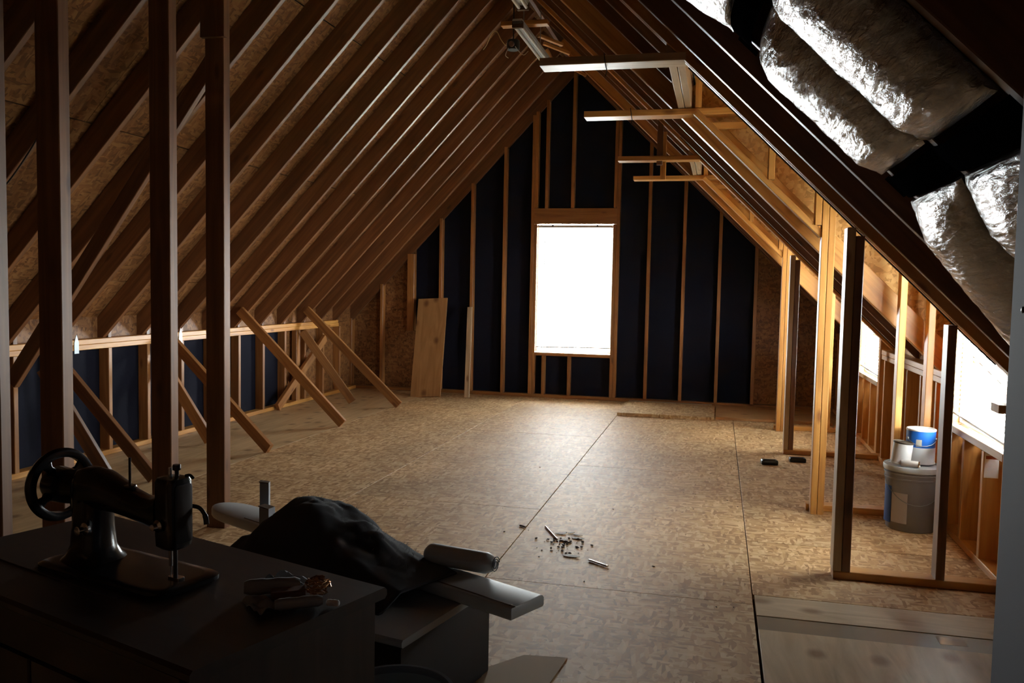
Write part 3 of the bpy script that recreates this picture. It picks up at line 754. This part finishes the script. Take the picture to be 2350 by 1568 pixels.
# ================================================================== SWEEPINGS ON THE FLOOR
def splinter(p0, p1, w_, lab, m=WOODD):
    o = beam('splinter', p0, p1, w_, .007, m, None, (0, 0, 1), .0, .002); return tag(o, lab, 'splinter', 'splinters on the floor')
splinter((.876, 4.623, .005), (.985, 4.40, .005), .008, 'long thin splinter of wood lying left of the paper scraps')
splinter((1.198, 4.105, .006), (1.297, 4.035, .006), .014, 'short thick splinter of wood lying right of the paper scraps', WOODG)
splinter((.735, 4.60, .005), (.775, 4.575, .005), .010, 'dark sliver of wood left of the sweepings', PLYE)
rs = random.Random(3)
def scrap(x, y, s, lab, rz):
    n_ = 9; v = []
    for k in range(n_):
        a = 2*math.pi*k/n_; r = s*(.75+.5*rs.random()); v.append(Vector((r*math.cos(a)*1.5, r*.7*math.sin(a), 0)))
    top = [Vector((p.x, p.y, .0035+.03*p.x+.0015*rs.random()+.001)) for p in v]
    me = loft([[p*.96+Vector((0, 0, -.0025)) for p in top], top], 'scrap', True, 20); me.polygons.foreach_set('use_smooth', [False]*len(me.polygons))
    o = link('paper_scrap', me, PAPER, None, Matrix.Translation((x, y, 0)) @ Matrix.Rotation(rz, 4, 'Z')); return tag(o, lab, 'paper scrap', 'paper scraps in the sweepings')
scrap(.985, 4.515, .022, 'white paper scrap lying beside the long splinter', .3)
scrap(1.035, 4.545, .014, 'tiny white paper scrap, farthest of the sweepings', .8)
scrap(1.075, 4.515, .016, 'white paper scrap at the right of the far cluster', -.2)
scrap(1.085, 4.455, .022, 'flat white paper scrap just below the far cluster', -.1)
scrap(1.02, 4.40, .018, 'white paper scrap at the foot of the long splinter', -.6)
scrap(1.105, 4.145, .028, 'largest white paper scrap, on its own near the thick splinter', -.2)
bmx = bmesh.new()
for k in range(90):
    x, y = rs.gauss(1.03, .07), rs.gauss(4.30, .09); s = rs.uniform(.002, .008)
    if k > 60: x, y = rs.uniform(.2, 2.0), rs.uniform(3.2, 6.5); s = rs.uniform(.002, .005)
    M = Matrix.Translation((x, y, s*.6)) @ Matrix.Rotation(rs.random()*6, 4, 'Z') @ Matrix.Diagonal((s*rs.uniform(.8, 2.2), s, s*.6, 1))
    bmesh.ops.create_icosphere(bmx, subdivisions=1, radius=1, matrix=M)
me = bpy.data.meshes.new('crumbs'); bmx.to_mesh(me); bmx.free()
o = link('sawdust_crumbs', me, plain('dark_crumbs', (.05, .025, .015), .8)); o['kind'] = 'stuff'; o['label'] = 'dark crumbs of dirt swept together on the floor'; o['category'] = 'dirt'

# ================================================================== SEWING CABINET AND MACHINE
C1 = Vector((.298, 1.822, 0)); ex = Vector((.947, -.321, 0)).normalized(); ey = Vector((-ex.y, ex.x, 0))   # ey points away from the camera
TA = math.atan2(ex.y, ex.x); TW, TD, TH = .915, .45, .75
cab = empty('sewing_cabinet', C1 + ex*TW/2 - ey*TD/2, TA); tag(cab, 'dark stained wooden sewing cabinet carrying the old sewing machine', 'cabinet')
def cb(nm, lo, hi, m=TABLE, par=None, ch=.003):
    q = box(nm, lo, hi, m, None, ch); mm = q.matrix_basis.copy(); q.parent = par or cab
    q.matrix_basis = mm if par is None else par.matrix_basis.inverted() @ mm
    return q
h, d_ = TW/2, TD/2
cb('top', (-h, -d_, TH-.022), (h, d_, TH), ch=.006)
cb('side_panel', (-h+.02, -d_+.02, .06), (-h+.04, d_-.02, TH-.0225)); cb('side_panel', (h-.03, -d_+.02, .06), (h-.01, d_-.02, TH-.0225))
cb('back_panel', (-h+.04, d_-.035, .08), (h-.03, d_-.02, TH-.0225)); cb('bottom_panel', (-h+.04, -d_+.03, .08), (h-.03, d_-.035, .10))
cb('base_moulding', (-h+.01, -d_+.01, .04), (h+.012, d_-.012, .08), ch=.01)
for sx in (-1, 1):
    for sy in (-1, 1): cb('foot', (sx*(h-.05)-.03, sy*(d_-.05)-.03, .0005), (sx*(h-.05)+.03, sy*(d_-.05)+.03, .04), ch=.008)
for sx in (-1, 1):
    dr = cb('door', (min(sx*.004, sx*(h-.045)), -d_+.008, .10), (max(sx*.004, sx*(h-.045)), -d_+.028, TH-.10))
    kn = link('knob', lathe([(.004, 0), (.006, .008), (.011, .013), (.011, .019), (.006, .023), (0, .024)], 18), plain('dull_brass', (.25, .17, .07), .4, 1)); kn.parent = dr
    kn.matrix_basis = dr.matrix_basis.inverted() @ Matrix.Translation((sx*.045, -d_+.008, .44)) @ Matrix.Rotation(R_(90), 4, 'X')
cb('apron', (-h+.04, -d_+.012, TH-.097), (h-.04, -d_+.028, TH-.0225))
cb('machine_plate', (-.33, -.115, TH-.001), (.10, .10, TH+.002), ch=.001)

# machine: local x along the arm from the handwheel to the head
ax = Vector((.964, -.265, 0)).normalized()
sm = empty('sewing_machine', (.542, 1.480, TH+.0025), math.atan2(ax.y, ax.x)); tag(sm, 'old black cast iron sewing machine with a spoked handwheel', 'sewing machine')
put('bed', loft([[Vector((x, y, z)) for x, y in rrect(.105, 0, .185-i, .082-i, .03)] for z, i in ((0, 0), (.008, 0), (.012, .006), (.013, .02))]), IRON, sm)
secs = []
for z, a, b, cx in ((.012, .060, .058, 0), (.022, .050, .048, 0), (.04, .043, .038, 0), (.08, .040, .034, 0), (.12, .040, .033, 0), (.15, .043, .035, .002), (.175, .042, .034, .004), (.193, .032, .026, .004), (.200, .012, .010, .004)):
    secs.append([Vector((x, y, z)) for x, y in rrect(cx, 0, a, b, min(a, b)*.8)])
put('pillar', loft(secs), IRON, sm)
secs = []
for t, z, hy, hz in ((0, .155, .036, .044), (.04, .158, .034, .040), (.08, .152, .029, .034), (.12, .143, .026, .029), (.16, .136, .025, .027), (.195, .135, .026, .031), (.215, .137, .026, .040)):
    secs.append([Vector((t, y, z+q)) for y, q in rrect(0, 0, hy, hz, min(hy, hz)*.85)])
put('arm', loft(secs), IRON, sm)
put('head', loft([[Vector((x, y, z)) for x, y in rrect(.240, 0, .027-i, .027-i, .012)] for z, i in ((.072, .008), (.078, .001), (.10, 0), (.20, 0), (.208, .003), (.211, .012))]), IRON, sm)
put('face_plate', loft([[Vector((x, y, z)) for y, z in rrect(0, .142, .020-i, .056-i, .008)] for x, i in ((.2665, 0), (.269, 0), (.270, .003))]), plain('dull_nickel', (.05, .045, .045), .35, .8), sm)
put('presser_bar', tube([(.245, 0, .08), (.245, 0, .012)], .0042, 10), plain('oily_steel', (.12, .11, .11), .3, 1), sm)
put('needle_bar', tube([(.232, 0, .226), (.232, 0, .035)], .0038, 10), CHROME, sm)
put('needle', tube([(.232, 0, .036), (.232, 0, .004)], [.0012, .0006], 6), CHROME, sm)
put('presser_foot', loft([[Vector((x, y, z)) for x, y in rrect(.247, 0, .016, .008, .004)] for z in (.0135, .017)]), CHROME, sm)
put('presser_screw', lathe([(0, .234), (.007, .234), (.008, .231), (.008, .224), (.004, .222), (.004, .208)], 14), IRON, sm, Matrix.Translation((.250, 0, 0)))
put('take_up_lever', tube(spline([(.262, .01, .212), (.272, .012, .214), (.281, .012, .209)], 5), .0028, 8), IRON, sm)
put('presser_lifter', tube(spline([(.255, .026, .150), (.272, .034, .146), (.284, .037, .132), (.288, .037, .116)], 6), [.004]*12+[.0052]*7, 8), IRON, sm)
put('spool_pin', tube([(.115, 0, .17), (.115, 0, .232)], .0026, 8), IRON, sm)
put('spool_plate', lathe([(0, .004), (.012, .003), (.013, 0)], 14), IRON, sm, Matrix.Translation((.115, 0, .174)))
put('tension_knob', lathe([(.004, 0), (.011, .002), (.012, .006), (.007, .010), (.006, .018), (0, .019)], 16), CHROME, sm, Matrix.Translation((.235, -.027, .12)) @ Matrix.Rotation(R_(90), 4, 'X'))
put('bobbin_winder', lathe([(0, 0), (.012, 0), (.013, .006), (.006, .009), (.006, .02), (.009, .022), (0, .024)], 16), CHROME, sm, Matrix.Translation((.032, -.036, .085)) @ Matrix.Rotation(R_(90), 4, 'X'))
# handwheel: rim, hub, three spokes
hw = put('handwheel', lathe([(.058, -.008), (.064, -.011), (.073, -.009), (.077, 0), (.073, .009), (.064, .011), (.058, .008), (.058, -.008)], 56), IRON, sm, Matrix.Translation((-.105, 0, .150)) @ Matrix.Rotation(R_(90), 4, 'Y'))
q = put('hub', lathe([(0, -.030), (.012, -.030), (.016, -.026), (.034, -.020), (.038, -.008), (.036, .03), (.030, .075), (0, .078)], 36), IRON, hw)
for k in range(4):
    a = R_(35+90*k)
    me = loft([[Vector((r*math.cos(a)-y*math.sin(a), r*math.sin(a)+y*math.cos(a), z)) for y, z in rrect(0, 0, wv, .004, .003)] for r, wv in ((.030, .013), (.045, .008), (.060, .014))])
    put('spoke', me, IRON, hw)
put('clutch_knob', lathe([(0, -.042), (.014, -.042), (.016, -.039), (.016, -.030)], 24), IRON, hw)

# papers, wire ball and wooden block lying on the cabinet
tz = TH+.001
def sheet(corners, lab, nu=10, amp=.006, seed=1.0, roll=0.0):
    a, b, c, d = [Vector((x, y, 0)) for x, y in corners]; v = []
    for i in range(nu+1):
        for j in range(nu+1):
            u, t = i/nu, j/nu; p = (a*(1-u)+b*u)*(1-t)+(d*(1-u)+c*u)*t
            z = .004+abs(noise.noise(Vector((u*2.3+seed, t*2.1, seed))))*amp*2 + roll*(math.sin(math.pi*t)**2)
            v.append(Vector((p.x, p.y, z)))
    n1 = len(v); f = []
    for i in range(nu):
        for j in range(nu):
            k = i*(nu+1)+j; f += [(k, k+nu+1, k+nu+2, k+1), (n1+k, n1+k+1, n1+k+nu+2, n1+k+nu+1)]
    rim = [i*(nu+1) for i in range(nu+1)]+[nu*(nu+1)+j for j in range(1, nu+1)]+[i*(nu+1)+nu for i in range(nu-1, -1, -1)]+[j for j in range(nu-1, 0, -1)]
    for k in range(len(rim)): p, q2 = rim[k], rim[(k+1) % len(rim)]; f.append((p, q2, n1+q2, n1+p))
    c0 = sum(v, Vector())/len(v); c0.z = 0
    vv = [tuple(p-c0) for p in v]+[tuple(p-c0-Vector((0, 0, .0012))) for p in v]
    me = bpy.data.meshes.new('sheet'); me.from_pydata(vv, [], f); smooth(me, 30)
    bmm = bmesh.new(); bmm.from_mesh(me); bmesh.ops.recalc_face_normals(bmm, faces=bmm.faces); bmm.to_mesh(me); bmm.free()
    o = link('paper_sheet', me, plain('old_paper', (.34, .36, .38), .75), None, Matrix.Translation((c0.x, c0.y, tz))); return tag(o, lab, 'paper', 'papers on the sewing cabinet')
sheet([(.948, 1.365), (1.012, 1.318), (1.030, 1.362), (.975, 1.398)], 'creased white paper at the near corner of the packets', 10, .008, 2.2)
sheet([(.935, 1.468), (1.010, 1.462), (1.015, 1.500), (.955, 1.510)], 'crumpled clear wrapper behind the rolled paper', 12, .016, 5.1)
def rolled(p0, p1, r, lab, m):
    p0, p1 = Vector(p0), Vector(p1); c = (p0+p1)/2; c.z = tz
    ctrl = [p0+(p1-p0)*k/10-c for k in range(11)]
    rad = [r*.75, r]+[r*(1+.06*math.sin(k*1.9)) for k in range(7)]+[r, r*.7]
    me = tube(ctrl, rad, 14); o = link('paper_roll', me, m, None, Matrix.Translation(c)); return tag(o, lab, 'paper roll', 'paper rolls on the sewing cabinet')
GP = plain('grey_wrapping_paper', (.36, .37, .38), .7)
rolled((.930, 1.405, tz+.0150), (1.020, 1.452, tz+.0150), .0145, 'grey paper roll lying behind the brown block', GP)
rolled((1.022, 1.352, tz+.0110), (1.092, 1.398, tz+.0110), .0105, 'grey paper roll lying in front of the brown block', GP)
rolled((1.098, 1.402, tz+.0062), (1.122, 1.404, tz+.0062), .0058, 'short white paper stub at the right of the packets', PAPER)
o = beam('wooden_block', (.995, 1.388, tz+.0112), (1.046, 1.420, tz+.0112), .030, .022, plain('reddish_wood', (.16, .06, .03), .6), None, (0, 0, 1), 0, .003)
tag(o, 'small reddish brown block lying between two paper rolls', 'block')
rw = random.Random(11); pts = []
for k in range(240):
    a, b = k*.77+rw.uniform(-.2, .2), k*.31+rw.uniform(-.3, .3)
    r = .021*(.8+.25*rw.random()); pts.append((r*math.cos(a)*math.cos(b)*1.25, r*math.sin(a)*math.cos(b), r*math.sin(b)*.85))
o = link('wire_ball', tube(pts, .0011, 4), plain('copper_wire', (.42, .20, .08), .35, .8), None, Matrix.Translation((1.062, 1.440, tz+.021))); tag(o, 'tangled ball of copper coloured wire among the papers', 'wire ball')

# ================================================================== BEHIND THE CABINET
DARKBOX = plain('black_lacquer_chest', (.012, .010, .012), .5)
CHT = plain('grey_chest_lid', (.34, .36, .38), .6)  # paler than the chest body
ce = Vector((.127, .526, 0)).normalized(); CA = math.atan2(ce.y, ce.x)       # the chest's right edge runs away along ce
chest = empty('chest', (1.046-.0, 2.803, 0)-0*ce if False else Vector((1.046, 2.803, 0)), CA-R_(90)); tag(chest, 'low dark chest with a grey lid under the white plank', 'chest')
def cc(nm, lo, hi, m):
    q = box(nm, lo, hi, m, None, .006); mm = q.matrix_basis.copy(); q.parent = chest; q.matrix_basis = mm; return q
cc('body', (-.95, -.54, .001), (-.008, -.004, .285), DARKBOX)
cc('lid', (-.958, -.548, .286), (0, 0, .31), CHT)
for x in (-.75, -.2): cc('clasp', (x-.02, -.554, .24), (x+.02, -.549, .30), CHROME)

# the white plank: rounded nose at the far left, square end at the right
pa, pb = Vector((1.225, 2.560, 0)), Vector((-.352, 3.335, 0)); pe = (pb-pa).normalized(); PA_ = math.atan2(pe.y, pe.x); PL = (pb-pa).length
plank = empty('white_plank', (pa.x, pa.y, .3115), PA_); tag(plank, 'long white painted plank lying across the dark chest, rounded at its far end', 'plank')
out = []
for k in range(13):
    a = R_(-90+180*k/12); out.append((PL-.16+.16*math.cos(a), .085*math.sin(a)))
poly = [(0.0, -.085)] + out + [(0.0, .085)]
poly = [(x, y*(.95 if x < .01 else 1)) for x, y in poly]
def ring(z, ins): 
    c = Vector((PL/2, 0)); return [Vector((x+(ins if x < .01 else -ins*(x > PL-.2)), y*(1-ins/.085), z)) for x, y in poly]
put('board', loft([ring(0, .012), ring(.006, .003), ring(.012, 0), ring(.036, 0), ring(.042, .003), ring(.044, .008)], 'plank', True, 30), DUST, plank)
# the bead along its front
put('bead', beam_mesh(PL-.3, .004, .003, PLYE, .0005), PLYE, plank, Matrix.Translation(((PL-.3)/2, .062, .0445)))
put('nail', lathe([(0, .003), (.006, .002), (.008, 0)], 10), PLYE, plank, Matrix.Translation((.02, .06, .0435)))

b0, b1 = Vector((.80, 2.822, 0)), Vector((1.065, 2.765, 0)); bd = b1-b0
bol = empty('rolled_mat'); bol.matrix_basis = Matrix.Translation((b0.x, b0.y, .3560)) @ Matrix.Rotation(math.atan2(bd.y, bd.x), 4, 'Z')
tag(bol, 'white rolled mat lying behind the square end of the plank', 'mat')
L_ = bd.length; secs = []
for k in range(25):
    x = L_*k/24; e = min(1, .55+.45*(k/2)**.5 if k < 2 else 1, .35+.65*((24-k)/3)**.5 if k > 21 else 1)
    secs.append([Vector((x, .040*e*math.cos(R_(a)), .0365+.036*e*math.sin(R_(a)))) for a in range(0, 360, 15)])
put('roll', loft(secs, 'roll', True, 60), DUST, bol)
pts = [(L_+.001, .030*(1-k/40)*math.cos(k*.55), .0365+.028*(1-k/40)*math.sin(k*.55)) for k in range(30)]
put('spiral_end', tube(pts, .0018, 5), plain('mat_shadow', (.18, .19, .20), .8), bol)

# dark blanket heaped on the plank and chest
nu, nv = 60, 44; v = []
hc = Vector((.47, 2.76, 0)); hd = Matrix.Rotation(PA_+math.pi, 4, 'Z')
def hz(u, t):
    b = math.exp(-((u+.20)/.21)**2)*.150 + math.exp(-((u-.08)/.24)**2)*.105
    b *= max(0, 1-abs(t)**2.6)
    return b
for i in range(nu+1):
    for j in range(nv+1):
        u, t = -1+2*i/nu, -1+2*j/nv
        rr = math.sqrt(max(0, 1-.45*u*u))
        x, y = u*.44, t*.235*rr
        f_ = hz(u*.5, t)*max(0, 1-abs(u)**6)
        z = .362+f_ + (noise.noise(Vector((x*9, y*9, 2)))*.03+noise.noise(Vector((x*26, y*30, 5)))*.010)*min(1, f_*14) 
        if y < -.08: z -= (-.08-y)*.55*min(1, 1)
        p = hd @ Vector((x, y, z)); v.append((p.x, p.y, max(p.z, .3185 if True else 0)))
n1 = len(v); f = []
for i in range(nu):
    for j in range(nv):
        k = i*(nv+1)+j; f.append((k, k+nv+1, k+nv+2, k+1))
me = bpy.data.meshes.new('heap'); me.from_pydata(v, [], f); smooth(me, 70)
blk = empty('blanket_heap', (hc.x, hc.y, 0)); tag(blk, 'dark shaggy blanket heaped over the white plank behind the machine', 'blanket')
hp = put('cloth', me, plain('dark_wool', (.05, .05, .055), .95, 0, .15), blk)
so = hp.modifiers.new('thickness', 'SOLIDIFY'); so.thickness = .006; so.offset = 1
bmf = bmesh.new(); rf = random.Random(5)                       # its fringe
for k in range(900):
    i = rf.randint(3, nu-3); j = rf.randint(int(nv*.45), nv-2); p = Vector(v[i*(nv+1)+j])
    if p.z < .37: continue
    d = Vector((rf.uniform(-1, 1), rf.uniform(-.3, 1), rf.uniform(.2, 1.2))).normalized()*rf.uniform(.008, .024)
    s = Vector((rf.uniform(-1, 1), rf.uniform(-1, 1), 0)).normalized()*.0014
    t_ = d.cross(s).normalized()*.0014
    a = [bmf.verts.new(p+s+d*-.3), bmf.verts.new(p-s+d*-.3), bmf.verts.new(p+t_+d*-.3), bmf.verts.new(p+d)]
    for q3 in ((0, 1, 3), (1, 2, 3), (2, 0, 3)): bmf.faces.new([a[z_] for z_ in q3])
me = bpy.data.meshes.new('fringe'); bmf.to_mesh(me); bmf.free()
fr = put('fringe', me, plain('dusty_fringe', (.16, .16, .165), .9), blk); fr['kind'] = 'stuff'
# little boxes on the plank's left part
def carton(x, y, z, w_, hgt, rz, lab):
    o = empty('small_box', (x, y, z), rz); tag(o, lab, 'box', 'small cartons on the white plank')
    put('carton', beam_mesh(w_, w_*.8, hgt, plain('pale_carton', (.30, .31, .33), .7), .002), None, o, Matrix.Translation((0, 0, hgt/2)))
    put('flap', beam_mesh(w_*1.08, w_*.86, .003, PLYE, .0005), PLYE, o, Matrix.Translation((-w_*.06, 0, hgt+.0017)) @ Matrix.Rotation(.12, 4, 'Y'))
    return o
carton(-.02, 3.155, .3565, .036, .155, .3, 'slim upright pale carton standing left of the blanket heap')
carton(.035, 3.075, .3565, .048, .075, -.2, 'short pale carton tucked against the left of the blanket heap')
kn = empty('lidded_pot', (-.02, 2.58, .3155)); tag(kn, 'round black lidded pot just past the cabinet edge', 'pot')
put('bowl', lathe([(0, .001), (.05, .002), (.068, .03), (.075, .065), (.070, .10), (.045, .125), (.02, .132), (0, .133)], 28), IRON, kn)
put('handle', lathe([(0, .155), (.012, .152), (.015, .145), (.008, .138), (.008, .13)], 16), IRON, kn)
fp = prism('folded_paper', [(-.35, 2.72), (-.10, 2.66), (.06, 2.58), (.03, 2.50), (-.30, 2.58)], 'z', .3115, .3145, plain('pale_card', (.36, .33, .30), .7))
tag(fp, 'pale folded card on the chest lid just beyond the cabinet', 'card')
# pail rim at the lower edge of the picture
bk = empty('basin', (.985, 2.045, 0)); tag(bk, 'grey metal pail with a thick rim at the bottom edge beside the cabinet', 'pail')
put('body', lathe([(0, .001), (.115, .001), (.12, .005), (.148, .262), (.144, .262), (.117, .012), (0, .011)], 48), plain('pail_grey', (.30, .36, .38), .5), bk)
put('rim', lathe([(.144, .258), (.156, .256), (.160, .266), (.156, .278), (.146, .278), (.142, .268), (.144, .258)], 48), plain('pail_rim', (.16, .18, .21), .5), bk)
